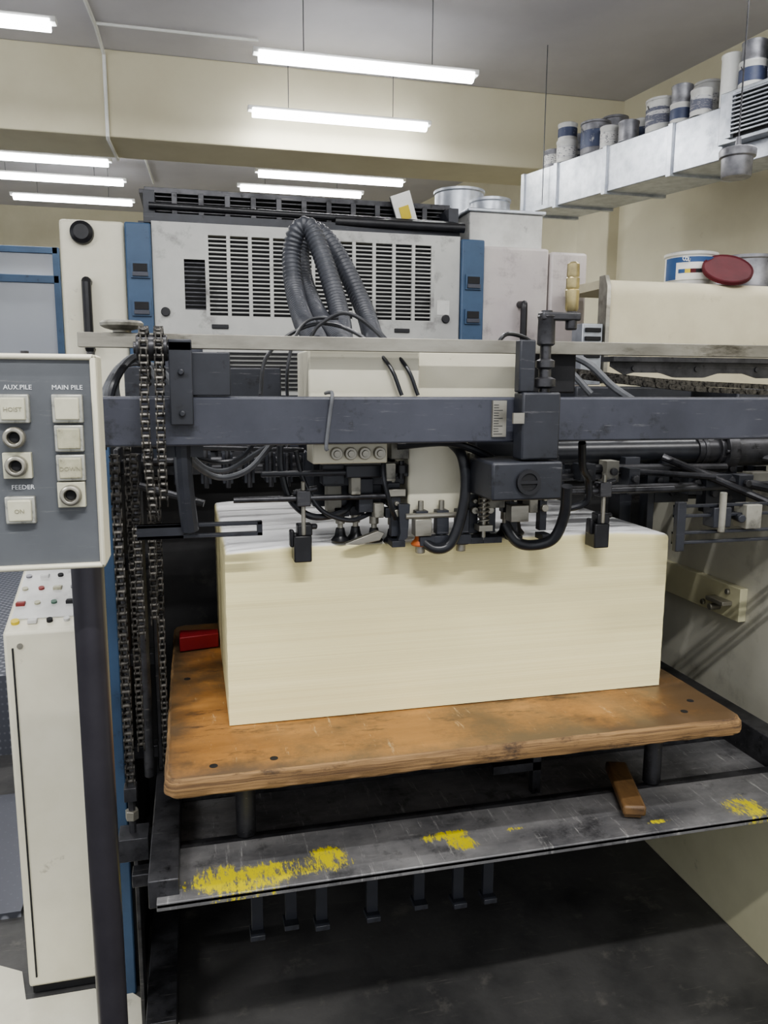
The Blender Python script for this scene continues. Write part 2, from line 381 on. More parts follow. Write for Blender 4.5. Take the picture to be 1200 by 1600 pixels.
# ------------------------------------------------------------------ duct on the right wall
def dl(Y): return 2.57-.3*(Y-3.9)
D=emp('ventilation_duct',(2.6,4.3,2.73),'galvanised rectangular air duct with flanged joints and louvred outlet','air duct')
W=.38
def dseg(y0,y1,z0,z1,ex=0):
    return [(dl(y0)-ex,y0),(dl(y0)+W+ex,y0),(dl(y1)+W+ex,y1),(dl(y1)-ex,y1)]
mk('duct_body',G().prism(dseg(3.66,5.12,0,0),'z',2.73,2.985),'galv',D,bev=.004)
g=G()
for yy in (3.95,4.4,4.8,5.1): g.prism(dseg(yy,yy+.03,0,0,.014),'z',2.716,2.987); g.nx()
mk('duct_flange',g,'galv',D,bev=.002)
BT=3.035
mk('outlet_box',G().prism(dseg(2.3,3.66,0,0,.03),'z',2.79,BT),'galv',D,bev=.004)
mk('duct_support',G().prism(dseg(2.3,3.66,0,0,-.04),'z',2.70,2.79),'galv',D,bev=.004)
g=G()
y0,y1=2.75,3.60
g.prism([(dl(y0)-.036,y0),(dl(y0)-.03,y0),(dl(y1)-.03,y1),(dl(y1)-.036,y1)],'z',2.81,3.015,0)
for k in range(10):
    z=2.822+k*.0195
    g.prism([(dl(y0)-.052,y0+.03),(dl(y0)-.036,y0+.03),(dl(y1)-.036,y1-.03),(dl(y1)-.052,y1-.03)],'z',z,z+.007,1)
for (ya,yb) in ((y0,y0+.03),(y1-.03,y1)):
    g.prism([(dl(ya)-.054,ya),(dl(ya)-.03,ya),(dl(yb)-.03,yb),(dl(yb)-.054,yb)],'z',2.81,3.015,1)
mk('louvre_grille',g,['void','galv'],D)
g=G()
for yy in (3.3,4.9): g.cyl((dl(yy)-.03,yy,2.75),(dl(yy)-.03,yy,CZ),.003,n=6).nx()
mk('hanging_wire',g,'cable',D)
GR='paint cans on the air duct'
def can(x,y,z,r,h,body='can',lab='label',lid=True,handle=False,name='paint_can',label=None,group=GR,cat='paint can'):
    C=emp(name,(x,y,z),label or ('round paint tin with printed paper label, standing on the duct'),cat,group)
    mk('can_body',G().lathe((x,y,z),[(0,0),(r,0),(r*1.02,.004),(r*.98,.012),(r*.98,h-.015),(r*1.03,h-.01),(r*1.03,h),(r*.95,h),(r*.93,h-.01),(0,h-.01)],n=24),body,C)
    if lab: mk('paper_label',G().lathe((x,y,z+h*.2),[(r*.985,0),(r*1.0,.001),(r*1.0,h*.52),(r*.985,h*.52+.001)],n=24),lab,C)
    if lid: mk('can_lid',G().lathe((x,y,z+h-.01),[(0,0),(r*.9,0),(r*.9,.014),(r*.8,.014),(r*.76,.006),(0,.006)],n=24),'tin',C)
    if handle:
        pts=[(x+r*1.04*math.cos(a),y-r*.3*math.sin(a),z+h*.8-r*.8*math.sin(a)) for a in [math.pi*k/10 for k in range(11)]]
        mk('bail_handle',G().tube(pts,.0025,6,smooth=False),'dsteel',C)
    return C
def cl(Y,off=.09): return dl(Y)+off
Lg='grey paint tin with dirty printed label'; Lw='white paint tin with printed label'; Lm='bare grey metal tin with scuffed sides'; Ln='white paint tin with dark navy label'
Z1=2.987
can(cl(4.95,.08),4.96,Z1,.06,.11,'tin',label=Lg); can(cl(4.80,.06),4.82,Z1,.065,.13,label=Lw); can(cl(4.80,.06),4.82,Z1+.132,.06,.10,'can','labeln',label='small labelled tin stacked on another tin'); can(cl(4.93,.25),4.98,Z1,.06,.22,'tin','labeld',label='tall grey paint tin at the end of the duct')
can(cl(4.63,.1),4.63,Z1,.088,.19,'tin','labeln',label='large grey metal tin with navy label',handle=True); can(cl(4.7,.30),4.72,Z1,.08,.26,'tin',None,label=Lm)
can(cl(4.47,.06),4.47,Z1,.055,.12,label=Lw); can(cl(4.42,.25),4.46,Z1,.06,.17,'can','labeln',label=Ln); can(cl(4.33,.06),4.33,Z1,.058,.11,'tin',None,label=Lm)
can(cl(4.15,.1),4.15,Z1,.085,.175,'can','labeld',label='white tin with large dark printed label',handle=True); can(cl(4.2,.3),4.22,Z1,.07,.22,'tin',label=Lg)
can(cl(3.98,.06),3.98,Z1,.058,.1,'can','labeln',label=Ln); can(cl(3.98,.06),3.98,Z1+.102,.055,.09,'tin',lab=None,label='small metal tin stacked on another tin'); can(cl(4.0,.26),4.03,Z1,.075,.24,'can',label=Lw)
can(cl(3.85,.05),3.85,Z1,.055,.13,'can','labeld',label=Lw); can(cl(3.84,.24),3.86,Z1,.062,.24,'tin',None,label=Lm)
can(cl(3.72,.09),3.725,Z1,.052,.26,body='white',lab=None,label='tall plain cream plastic tub'); can(cl(3.7,.27),3.725,Z1,.055,.30,'tin',label=Lg)
can(cl(3.57,.05),3.57,BT+.002,.066,.12,'can','labeln',label=Ln,handle=True); can(cl(3.57,.05),3.57,BT+.124,.058,.09,'tin',None,label='small metal tin stacked on another tin'); can(cl(3.56,.24),3.58,BT+.002,.08,.28,'tin',None,label='tall grey metal tin with scuffed sides')
can(cl(3.42,.05),3.42,BT+.002,.066,.13,'tin','labeld',label=Lg); can(cl(3.42,.05),3.42,BT+.134,.06,.12,'can',label='small white tin stacked on another tin')
can(cl(3.39,.25),3.40,BT+.002,.07,.32,'can','labeln',label=Ln); can(cl(3.27,.06),3.27,BT+.002,.07,.15,label=Lw); can(cl(3.27,.06),3.27,BT+.154,.065,.14,'tin',None,label='metal tin stacked on another tin')
can(cl(3.2,.26),3.22,BT+.002,.08,.3,'tin',None,label=Lm,handle=True); can(cl(3.08,.07),3.09,BT+.002,.08,.2,'tin',label=Lg)
H=emp('pendant_lamp',(2.24,3.0,2.46),'short round galvanised pendant shade hanging on a thin rod','pendant lamp')
mk('lamp_shade',G().lathe((2.24,3.0,2.46),[(.05,.0),(.056,.0),(.06,.006),(.062,.075),(.072,.08),(.074,.105),(.070,.112),(.03,.118),(.012,.13),(.01,.16),(0,.16)],n=28),'tin',H)
mk('hanging_wire',G().cyl((2.24,3.0,2.61),(2.24,3.0,CZ),.0035,n=6),'dsteel',H)
# ------------------------------------------------------------------ press tower
T=emp('printing_unit',(.58,3.3,0),'tall offset press unit, cream panels, blue columns, black ventilation slots','printing press')
mk('side_cabinet',G().box(-.42,-.205,3.0,4.2,.35,2.16),'cream',T,bev=.012,label='cream side cabinet with black handle')
g=G().box(1.128,1.412,3.0,4.2,.35,2.14).nx().box(1.418,1.58,3.0,4.2,.35,2.13); mk('side_cabinet',g,'mauve',T,bev=.012,label='stained pinkish side cabinet')
g=G().box(-.203,-.115,2.97,4.2,.35,2.155).nx().box(1.032,1.126,2.97,4.2,.35,2.155); mk('blue_column',g,'blue',T,bev=.006)
g=G()
for xc in (-.155,1.08):
    for zc in (1.995,1.865):
        g.box(xc-.032,xc+.032,2.962,2.972,zc-.028,zc+.028,0); g.box(xc-.024,xc+.024,2.958,2.964,zc-.006,zc+.02,1); g.box(xc-.026,xc+.026,2.955,2.964,zc-.022,zc-.008,2); g.nx()
mk('column_latch',g,['blue','void','slate'],T)
PX0,PX1,PZ0,PZ1=-.113,1.03,1.76,2.165
ox0,ox1,oz0,oz1=.074,.921,1.842,2.126
lx0,lz0,lz1=-.006,1.865,2.04
g=G()
y0,y1=2.985,3.0
g.box(PX0,PX1,y0,y1,oz1,PZ1); g.box(PX0,PX1,y0,y1,PZ0,oz0); g.box(ox1,PX1,y0,y1,oz0,oz1)
g.box(lx0,ox0,y0,y1,lz1,oz1); g.box(lx0,ox0,y0,y1,oz0,lz0); g.box(PX0,lx0,y0,y1,oz0,oz1)
mk('front_panel',g,'creamd',T)
g=G(); g.box(lx0,ox1,3.02,3.03,oz0,oz1,0)
n=11; cw=(ox1-ox0)/n
for i in range(n+1): g.box(ox0+i*cw-.0065,ox0+i*cw+.0065,2.984,2.997,oz0,oz1,1)
nz=19; sz=(oz1-oz0)/nz
for k in range(nz): g.box(ox0,ox1,2.987,2.995,oz0+k*sz,oz0+k*sz+sz*.33,1)
for k in range(12): 
    z=lz0+k*(lz1-lz0)/12; g.box(lx0,ox0,2.987,2.995,z,z+.005,2)
mk('ventilation_grille',g,['void','creamd','dsteel'],T,smooth=False)
g=G()
for (x,z) in ((-.075,1.855),(.975,1.855)): g.cyl((x,2.975,z),(x,2.99,z),.016).nx()
for x in (.115,.80): g.box(x-.03,x+.03,2.978,2.99,1.80,1.815).nx()
mk('panel_fastener',g,'black',T,bev=.002)
mk('sticker',G().box(.94,.99,2.983,2.986,1.87,1.925),'can',T)
mk('lock_knob',G().lathe((-.345,3.0,2.115),[(0,.03),(.025,.03),(.038,.02),(.04,0),(.03,0)],axis=(0,-1,0)),'black',T)
g=G().tube([(-.335,3.0,1.95),(-.335,2.96,1.945),(-.335,2.955,1.93),(-.335,2.955,1.74),(-.335,2.96,1.725),(-.335,3.0,1.72)],.016,10,seg=4).nx()
g.tube([(1.29,3.0,1.92),(1.29,2.96,1.915),(1.29,2.955,1.90),(1.29,2.955,1.72),(1.29,2.96,1.71),(1.29,3.0,1.70)],.014,10,seg=4)
mk('door_handle',g,'black',T)
mk('lower_panel',G().box(-.113,1.03,3.0,3.05,.9,1.76),'slate',T)
g=G().box(.05,1.0,2.98,3.0,1.56,1.75,0)
for k in range(9): g.box(.1,.95,2.972,2.982,1.58+k*.016,1.588+k*.016,1)
mk('lower_grille',g,['creamd','void'],T)
g=G()
g.box(-.16,1.06,3.05,3.9,2.16,2.175,0)
g.box(-.14,1.04,3.02,3.045,2.165,2.20,1)
for x in (-.14,1.0): g.box(x,x+.04,3.04,3.3,2.17,2.28,1)
g.box(-.14,1.04,3.15,3.19,2.295,2.315,0)
g.box(-.14,1.04,3.15,3.19,2.195,2.205,0)
for i in range(13):
    x=-.14+i*(1.16/12); g.box(x,x+.02,3.145,3.185,2.2,2.30,0)
for k in range(5): g.box(-.12,1.02,3.155,3.18,2.214+k*.017,2.219+k*.017,0)
g.box(-.16,1.06,3.19,3.6,2.30,2.315,0)
mk('slotted_guard',g,['dsteel','slate_d'],T,bev=.001)
g=G().cyl((-.12,3.03,2.225),(1.02,3.03,2.215),.012,n=12).nx().cyl((.55,3.03,2.205),(1.05,3.0,2.20),.018,n=12)
mk('guard_rail',g,'black',T)
mk('guard_backing',G().box(-.13,1.03,3.3,3.31,2.17,2.30),'creamd',T)
B=emp('ink_trough_box',(1.24,3.2,2.145),'pale grey steel box with raised top plate','steel box')
mk('box_body',G().box(1.09,1.40,3.05,3.45,2.142,2.275),'can',B,bev=.004)
mk('box_lid',G().box(1.08,1.41,3.04,3.46,2.275,2.288),'galv',B,bev=.003)
can(1.24,3.62,2.142,.115,.34,'galv',None,False,True,'metal_pot','open grey metal ink pot with bent handle',None,'pot')
can(1.25,3.25,2.29,.085,.075,'galv',None,True,False,'metal_pan','shallow round metal pan with lid on the steel box',None,'pan')
g=G(); g.box(.80,.88,3.1,3.11,2.2,2.34,0,rot=(0.15,-.35,0)); g.box(.80,.88,3.112,3.122,2.2,2.34,1,rot=(0.15,-.35,0)); g.box(.82,.86,3.095,3.1,2.24,2.29,2,rot=(0.15,-.35,0))
mk('notepad',g,['white','black','yellow'],label='small white notepad leaning on the slotted guard',cat='notepad')
# ------------------------------------------------------------------ corrugated hoses
def corr(pts,r,label):
    P=resample(catmull(pts,20),.0032)
    g=G(); g.tube(P,r,16,smooth=False,rf=lambda i:r*(1.0,1.0,.88,.88)[i%4])
    mk('corrugated_hose',g,'hose',label=label,cat='air hose',group='corrugated suction hoses over the feeder',ang=60)
Lh='dark corrugated plastic suction hose arching over the feeder'
corr([(.262,1.64,1.672),(.268,1.76,1.71),(.275,1.95,1.75),(.277,2.12,1.84),(.275,2.17,1.93),(.29,2.17,2.0),(.322,2.16,2.012),(.348,2.13,1.945),(.372,2.06,1.83),(.368,1.95,1.745),(.345,1.82,1.705),(.33,1.68,1.674)],.026,Lh)
corr([(.315,1.64,1.674),(.32,1.78,1.715),(.325,2.0,1.76),(.318,2.2,1.86),(.314,2.28,1.96),(.34,2.28,2.028),(.385,2.25,2.0),(.428,2.19,1.91),(.458,2.10,1.80),(.452,1.98,1.73),(.425,1.82,1.70),(.41,1.68,1.674)],.026,Lh)
# ------------------------------------------------------------------ feeder frame
F=emp('feeder_frame',(.66,2.2,0),'press feeder frame with blue front edge and grimy inner faces','machine frame')
mk('side_frame',G().box(-.245,-.19,1.95,2.96,0,1.5),'blue',F,bev=.004,label='blue painted side frame')
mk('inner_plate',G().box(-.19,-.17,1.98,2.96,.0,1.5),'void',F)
mk('side_frame',G().box(1.56,1.62,1.0,2.96,.0,1.52),'side',F,bev=.004,label='grimy grey side frame')
mk('lower_panel',G().box(1.52,1.56,1.0,2.7,.0,.60),'lowpanel',F,bev=.004)
mk('rear_bulkhead',G().box(-.17,1.56,2.46,2.5,0,1.33),'darkmetal',F)
mk('feed_table',G().box(-.17,1.56,2.40,2.96,1.33,1.37),'dsteel',F,bev=.003)
g=G()
for i in range(11):
    x=-.08+i*.155; g.box(x,x+.03,2.36,2.9,1.371,1.40,0); g.cyl((x-.02,2.44,1.42),(x+.05,2.44,1.42),.025,n=14,m=1); g.nx()
mk('feed_roller',g,['dsteel','black'],F)
g=G().cyl((-.17,2.5,1.44),(1.56,2.5,1.44),.012,n=10).nx().cyl((-.17,2.7,1.47),(1.56,2.7,1.47),.015,n=10)
mk('cross_shaft',g,'dsteel',F)
g=G().box(1.535,1.56,1.90,2.40,.92,1.02,0); g.box(1.50,1.535,1.93,2.01,.962,.975,1); g.cyl((1.50,1.99,.945),(1.54,1.99,.945),.010,m=1); g.cyl((1.525,1.95,1.0),(1.535,1.95,1.0),.009,m=1,n=8); g.cyl((1.525,2.06,.94),(1.535,2.06,.94),.009,m=1,n=8); g.cyl((1.525,2.28,1.0),(1.535,2.28,1.0),.008,m=1,n=8)
mk('stop_bracket',g,['lowpanel','steel'],F,bev=.002,label='cream painted flat bolted bracket plate')
g=G()
for (a,b,r,mm) in (((.80,1.6,1.37),(1.5,1.7,1.36),.007,0),((.85,1.9,1.40),(1.56,1.9,1.42),.012,0),((1.12,1.7,1.43),(1.32,1.55,1.33),.009,0),((.95,1.75,1.40),(1.2,1.6,1.39),.007,0),((.9,2.1,1.36),(1.5,2.1,1.38),.014,0),((1.2,2.0,1.47),(1.52,1.6,1.40),.010,0),((.80,2.2,1.43),(1.56,2.2,1.43),.018,0),((1.0,1.65,1.355),(1.56,1.65,1.365),.008,0),((.83,1.7,1.385),(1.1,1.7,1.39),.009,0),((1.16,1.72,1.40),(1.42,1.56,1.345),.012,0),((1.16,1.78,1.36),(1.56,1.78,1.34),.014,0),((1.2,1.95,1.30),(1.56,1.95,1.29),.012,0),((.86,1.82,1.47),(1.5,1.82,1.475),.008,0),((.88,1.70,1.405),(1.3,1.70,1.40),.011,0)): g.cyl(a,b,r,n=10,m=mm); g.nx()
mk('linkage_rod',g,['dsteel','steel'],F)
g=G()
for i,x in enumerate((.86,.93,1.0,1.07,1.14,1.2,1.27,1.34,1.41,1.48)):
    hh=.02+.02*(i%3)
    g.box(x-.018,x+.014,1.85,1.95,1.37,1.41+hh,0); g.cyl((x,1.84,1.36),(x,1.84,1.42+hh),.007,m=1,n=8); g.box(x-.01,x+.024,1.80,1.85,1.375,1.39,0); g.cyl((x,1.84,1.39),(x,1.83,1.39),.014,m=0,n=12); g.nx()
for x in (-.1,-.03,.03,.08,.13,.18,.22,.27,.31):
    g.box(x-.012,x+.012,1.86,1.94,1.37,1.44,0); g.cyl((x,1.86,1.36),(x,1.86,1.46),.006,m=1,n=8); g.nx()
for (x,y,z,a,h_,mm) in ((1.10,1.68,1.35,.03,.05,0),(1.19,1.66,1.34,.02,.06,0),(1.24,1.64,1.36,.035,.03,0),(1.38,1.66,1.33,.03,.06,2),(1.33,1.72,1.38,.02,.03,0),(1.45,1.64,1.35,.03,.05,0),(.90,1.66,1.38,.02,.04,0),(.97,1.67,1.375,.016,.05,2),(.80,1.66,1.37,.025,.07,0),(1.22,1.80,1.30,.05,.05,0),(1.42,1.84,1.26,.06,.08,0),(1.04,1.70,1.36,.02,.07,0),(1.15,1.72,1.37,.016,.05,0),(1.30,1.62,1.35,.02,.04,0),(1.01,1.64,1.36,.014,.05,0),(.86,1.74,1.36,.02,.06,0),(1.27,1.70,1.30,.02,.07,0)):
    g.box(x-a,x+a,y,y+.04,z,z+h_,mm); g.cyl((x,y,z+h_*.5),(x,y-.01,z+h_*.5),.009,n=8,m=1); g.nx()
g.box(.80,1.56,2.0,2.06,1.36,1.47,0)
mk('linkage_block',g,['slate_d','dsteel','plate'],F,bev=.001)
g=G()
for (a,b,r) in (((-.15,1.9,1.42),(.30,1.9,1.42),.01),((-.12,1.75,1.47),(.25,1.8,1.45),.006),((.05,2.1,1.38),(.8,2.1,1.38),.012),((-.12,1.65,1.40),(.02,1.62,1.36),.008),((-.15,2.0,1.46),(.6,2.0,1.46),.012)): g.cyl(a,b,r,n=10); g.nx()
mk('linkage_rod',g,'dsteel',F)
g=G().box(1.105,1.14,1.86,1.92,1.16,1.34).nx().box(1.15,1.17,1.80,1.84,1.22,1.34)
mk('guide_post',g,'slate_d',F,bev=.002)
g=G().cyl((-.17,1.95,.35),(1.52,1.95,.35),.02).nx().box(-.17,1.52,2.2,2.26,.25,.33).nx().box(-.15,-.08,1.7,2.4,.02,.12).nx()
for x in (0.05,.5,.95,1.35): g.box(x,x+.03,2.2,2.24,.33,.6).nx()
g.box(-.16,.3,1.66,1.70,.50,.53)
mk('lower_crossbar',g,'dsteel',F,bev=.002)
g=G()
g.tube([(.9,1.9,1.70),(1.0,1.88,1.66),(1.06,1.85,1.60),(1.1,1.8,1.56)],.010,8).nx()
g.tube([(.86,1.9,1.70),(.95,1.88,1.64),(1.0,1.85,1.58)],.009,8)
mk('flexible_conduit',g,'cable',F)
# main cross beam
Bm=emp('cross_beam',(.7,1.45,1.49),'dark slate blue steel beam spanning the feeder above the pile','machine beam')
mk('beam_body',G().box(-.165,1.56,1.42,1.50,1.492,1.578),'slate',Bm,bev=.004)
g=G().tube([(.252,1.50,1.584),(.252,1.46,1.586),(.25,1.415,1.582),(.244,1.413,1.54),(.238,1.413,1.49),(.24,1.415,1.482)],.0035,8)
mk('cable_tie',g,'cable',Bm,label='pale plastic cable tie')
sc_=mk('measuring_scale',G().box(.56,.588,1.413,1.4205,1.503,1.572),'steel',Bm,label='small engraved steel scale')
g=G()
for k in range(12): g.box(.562,.572 if k%3 else .58,1.4122,1.4132,1.508+k*.005,1.5092+k*.005)
mk('scale_marking',g,'black',sc_)
mk('guide_bar',G().box(-.19,1.56,1.5,1.525,1.664,1.69),'steel',label='long flat bright steel guide bar with worn edges',cat='steel bar',bev=.001)
K=emp('height_knob',(-.115,1.512,1.69),'low flat grey disc knob standing on the guide bar','knob')
mk('knob_head',G().lathe((-.115,1.512,1.698),[(.014,-.004),(.03,.0),(.037,.004),(.038,.009),(.034,.013),(0,.014)],n=32),'plate',K)
mk('knob_spindle',G().cyl((-.115,1.512,1.6905),(-.115,1.512,1.70),.016),'steel',K)
g=G().box(-.034,.005,1.395,1.419,1.53,1.672); g.box(-.034,.07,1.419,1.49,1.58,1.655)
g.box(-.034,.005,1.395,1.49,1.655,1.675)
for zz in (1.55,1.62): g.cyl((-.014,1.388,zz),(-.014,1.396,zz),.006,n=6,m=0)
mk('beam_bracket',g,['slate_d','steel'],label='dark slate angled bracket bolted on the cross beam',cat='bracket',bev=.002)
g=G().box(.0,.22,1.97,1.99,1.48,1.64); g.box(-.15,.02,1.97,1.99,1.48,1.64)
mk('cover_plate',g,'slate_d',F,label='dark slate cover plate',bev=.003)
# ------------------------------------------------------------------ chains
def chain(pts,label,p=.0127,w=.008): mk('roller_chain',G().chain(pts,p,w),'chain',label=label,cat='chain',group='lifting chains',smooth=False)
g=G().cyl((-.085,1.405,1.66),(-.035,1.405,1.66),.022,n=20); g.cyl((-.09,1.405,1.66),(-.03,1.405,1.66),.010,n=12)
mk('chain_sprocket',g,'dsteel',label='small dark steel sprocket carrying the lifting chain',cat='sprocket',bev=.001)
Lc='greasy steel roller chain hanging beside the pile'
chain([(-.072,1.435,1.60),(-.072,1.435,1.64),(-.072,1.43,1.68),(-.072,1.405,1.692),(-.072,1.38,1.685),(-.072,1.372,1.66),(-.074,1.375,1.5),(-.066,1.39,1.36)],Lc,.012,.0068)
chain([(-.048,1.44,1.60),(-.048,1.44,1.64),(-.048,1.43,1.68),(-.048,1.405,1.692),(-.048,1.38,1.685),(-.048,1.372,1.66),(-.050,1.375,1.5),(-.05,1.39,1.385)],Lc,.012,.0068)
chain([(-.147,1.6,1.46),(-.147,1.6,.76)],Lc,.015,.009)
chain([(-.113,1.62,1.46),(-.113,1.62,1.08)],Lc,.0135,.008)
chain([(-.085,1.66,1.48),(-.088,1.66,1.1)],Lc,.0135,.007)
chain([(-.13,1.7,1.48),(-.13,1.7,.8)],Lc,.0135,.007)
chain([(-.075,1.72,1.4),(-.08,1.72,.7)],Lc,.0135,.006)
g=G().cyl((-.147,1.6,.77),(-.147,1.6,.66),.007,n=10); g.cyl((-.147,1.6,.72),(-.147,1.6,.70),.014,n=6,m=1)
g.box(-.175,-.115,1.57,1.63,.62,.67,0); g.box(-.16,-.135,1.585,1.615,.745,.775,0)
mk('chain_anchor',g,['dsteel','steel'],label='threaded chain anchor with hex nut',cat='anchor bolt',bev=.001)
g=G().box(-.165,-.155,1.78,1.86,.0,1.46); g.box(-.10,-.09,1.80,1.84,.70,1.45); g.cyl((-.12,1.78,.7),(-.12,1.78,1.45),.012,n=12)
for z in (.72,.95,1.18,1.4): g.box(-.17,-.09,1.83,1.87,z,z+.03)
mk('lift_guide_rail',g,'dsteel',F,bev=.002)
A=emp('pile_side_guide',(.0,1.5,1.31),'black steel arm with long slotted bar touching the pile side','guide arm')
g=G().tube([(-.017,1.46,1.50),(-.015,1.47,1.42),(-.008,1.49,1.33)],.016,10); g.box(-.045,.02,1.455,1.495,1.47,1.49)
mk('arm',g,'slate_d',A)
g=G(); g.box(-.105,.127,1.50,1.512,1.333,1.340); g.box(-.105,.127,1.50,1.512,1.312,1.319); g.box(.117,.127,1.50,1.512,1.312,1.34); g.box(-.105,-.02,1.50,1.512,1.312,1.34)
mk('slotted_bar',g,'slate_d',A,bev=.001)
# ------------------------------------------------------------------ suction head
Hd=emp('suction_head',(.48,1.6,1.27),'cream sheet feeding head with suckers, springs, valves and black hoses','feeder head')
g=G().box(.226,.452,1.545,1.71,1.50,1.668).nx().box(.456,.705,1.59,1.74,1.50,1.670).nx().box(.432,.562,1.552,1.74,1.33,1.50); mk('housing',g,'cream',Hd,bev=.004)
g=G().box(.226,.375,1.50,1.58,1.448,1.488,0); vb=mk('valve_block',g,'cream',Hd,bev=.003)
g=G()
for x in (.272,.300,.328,.358):
    g.lathe((x,1.50,1.468),[(0,.014),(.006,.014),(.007,.010),(.011,.010),(.0125,.006),(.0125,0),(.01,0)],axis=(0,-1,0),n=20).nx()
mk('valve_knob',g,'steel',vb)
g=G().box(.26,.43,1.57,1.60,1.395,1.415).nx(); g.box(.30,.43,1.54,1.60,1.415,1.44).nx(); g.box(.564,.74,1.54,1.6,1.40,1.44).nx()
g.cyl((.13,1.55,1.425),(.42,1.55,1.425),.006,n=10).nx()
g.box(.25,.43,1.66,1.78,1.34,1.45).nx().box(.564,.78,1.66,1.78,1.34,1.45).nx()
g.box(.58,.72,1.55,1.60,1.44,1.50)
mk('cross_rail',g,'slate_d',Hd,bev=.002)
g=G().box(.39,.428,1.53,1.60,1.452,1.49).nx().box(.375,.395,1.51,1.56,1.41,1.445).nx().box(.60,.64,1.53,1.6,1.345,1.40).nx().box(.70,.72,1.54,1.58,1.33,1.40).nx().box(.27,.30,1.59,1.63,1.33,1.395).nx().box(.31,.33,1.54,1.57,1.38,1.415).nx()
g.box(.57,.60,1.56,1.6,1.41,1.46).nx().box(.36,.38,1.545,1.575,1.33,1.36)
mk('head_block',g,'plate',Hd,bev=.002)
g=G()
for (x,z) in ((.385,1.428),(.413,1.432)):
    g.cyl((x,1.535,z-.008),(x,1.535,z+.008),.015,n=18); g.cyl((x,1.535,z-.02),(x,1.535,z+.016),.006,n=8); g.nx()
mk('pulley_wheel',g,'black',Hd)
def sucker(x,y,lean,zt=1.40,zb=1.272,col='black'):
    g=G()
    g.box(x-.013,x+.013,y-.012,y+.012,zt-.05,zt,0)
    g.cyl((x,y,zb+.02),(x,y,zt+.02),.006,n=10,m=1)
    g.box(x-.016+lean,x+.016+lean,y-.02,y+.004,zt-.072,zt-.052,0)
    g.cyl((x,y,zt-.09),(x,y,zt-.07),.010,n=12,m=1)
    g.lathe((x,y,zb),[(.0,.0),(.018,0),(.02,.004),(.012,.014),(.009,.03),(0,.03)],n=18,m=2)
    mk('sucker',g,['slate_d','steel',col],Hd,bev=.001)
for (x,y,l,c) in ((.37,1.595,.004,'black'),(.405,1.575,-.004,'black'),(.455,1.535,.01,'orange'),(.50,1.535,-.004,'black'),(.665,1.59,.003,'black'),(.70,1.61,.01,'black'),(.62,1.61,-.01,'black'),(.335,1.62,0,'black'),(.545,1.537,0,'black'),(.30,1.61,0,'black')):
    sucker(x,y,l,zt=1.345 if .44<x<.56 else 1.40,zb=1.271,col=c)
g=G()
for (x,w) in ((.405,.02),(.575,.02),(.61,.03),(.665,.018),(.735,.016)):
    g.box(x-w/2,x+w/2,1.545,1.565,1.29,1.39,0)
    g.box(x-w*.9,x+w*.9,1.535,1.55,1.375,1.39,1)
    g.box(x-w*.7,x+w*.7,1.52,1.56,1.272,1.285,0)
    g.cyl((x,1.535,1.34),(x,1.55,1.34),.008,n=10,m=1); g.cyl((x,1.535,1.36),(x,1.55,1.36),.005,n=10,m=1); g.nx()
g.prism([(.30,1.275),(.37,1.30),(.385,1.295),(.375,1.28),(.33,1.272)],'y',1.56,1.575,1).nx()
g.prism([(.40,1.27),(.425,1.29),(.43,1.36),(.405,1.36),(.41,1.30)],'y',1.525,1.54,0).nx()
g.box(.437,.472,1.51,1.54,1.295,1.33,1).nx().box(.65,.69,1.52,1.55,1.315,1.35,1).nx().box(.33,.36,1.56,1.6,1.34,1.41,0).nx()
g.cyl((.42,1.525,1.335),(.53,1.525,1.335),.006,n=10,m=1).nx()
g.box(.255,.30,1.56,1.60,1.40,1.44,0).nx().box(.75,.775,1.55,1.6,1.36,1.43,0)
mk('lever_bracket',g,['slate_d','steel'],Hd,bev=.001)
g=G()
g.spring((.59,1.525,1.315),.011,.075,8,.002); g.cyl((.59,1.525,1.28),(.59,1.525,1.41),.005,n=8); g.box(.575,.605,1.51,1.54,1.30,1.312); g.box(.575,.605,1.51,1.54,1.39,1.40)
mk('spring',g,'steel',Hd,label='steel coil spring on a pin')
g=G()
g.tube([(.515,1.54,1.49),(.53,1.50,1.46),(.538,1.495,1.40),(.53,1.50,1.33),(.51,1.505,1.278),(.48,1.51,1.268),(.455,1.53,1.285)],.011,12).nx()
g.tube([(.735,1.44,1.40),(.742,1.46,1.34),(.73,1.48,1.285),(.695,1.50,1.268),(.66,1.51,1.275),(.64,1.53,1.31)],.0115,12).nx()
g.tube([(.17,1.56,1.48),(.172,1.56,1.43),(.19,1.56,1.37),(.235,1.56,1.335),(.30,1.58,1.34),(.33,1.6,1.37)],.007,10).nx()
g.tube([(.20,1.55,1.47),(.215,1.55,1.41),(.25,1.55,1.35),(.31,1.56,1.325),(.36,1.58,1.335)],.005,10).nx()
g.tube([(.40,1.52,1.48),(.50,1.49,1.487),(.58,1.49,1.46),(.63,1.5,1.43)],.008,10).nx()
g.tube([(.57,1.53,1.44),(.63,1.53,1.45),(.70,1.53,1.43),(.77,1.55,1.40)],.006,8).nx()
g.tube([(.375,1.53,1.47),(.37,1.51,1.42),(.385,1.51,1.36),(.40,1.53,1.33)],.005,8).nx()
g.tube([(.78,1.47,1.485),(.80,1.5,1.43),(.83,1.53,1.40),(.84,1.55,1.35),(.80,1.57,1.33)],.008,10)
mk('air_hose',g,'rubber',Hd,label='glossy black rubber air hose')
R=emp('head_adjuster',(.63,1.4,1.38),'dark adjuster block with crank handle and hollow round knob','adjusting block')
mk('clamp_block',G().box(.604,.682,1.375,1.419,1.461,1.588),'slate_d',R,bev=.004)
mk('upright_plate',G().box(.600,.632,1.385,1.41,1.588,1.685),'slate_d',R,bev=.003)
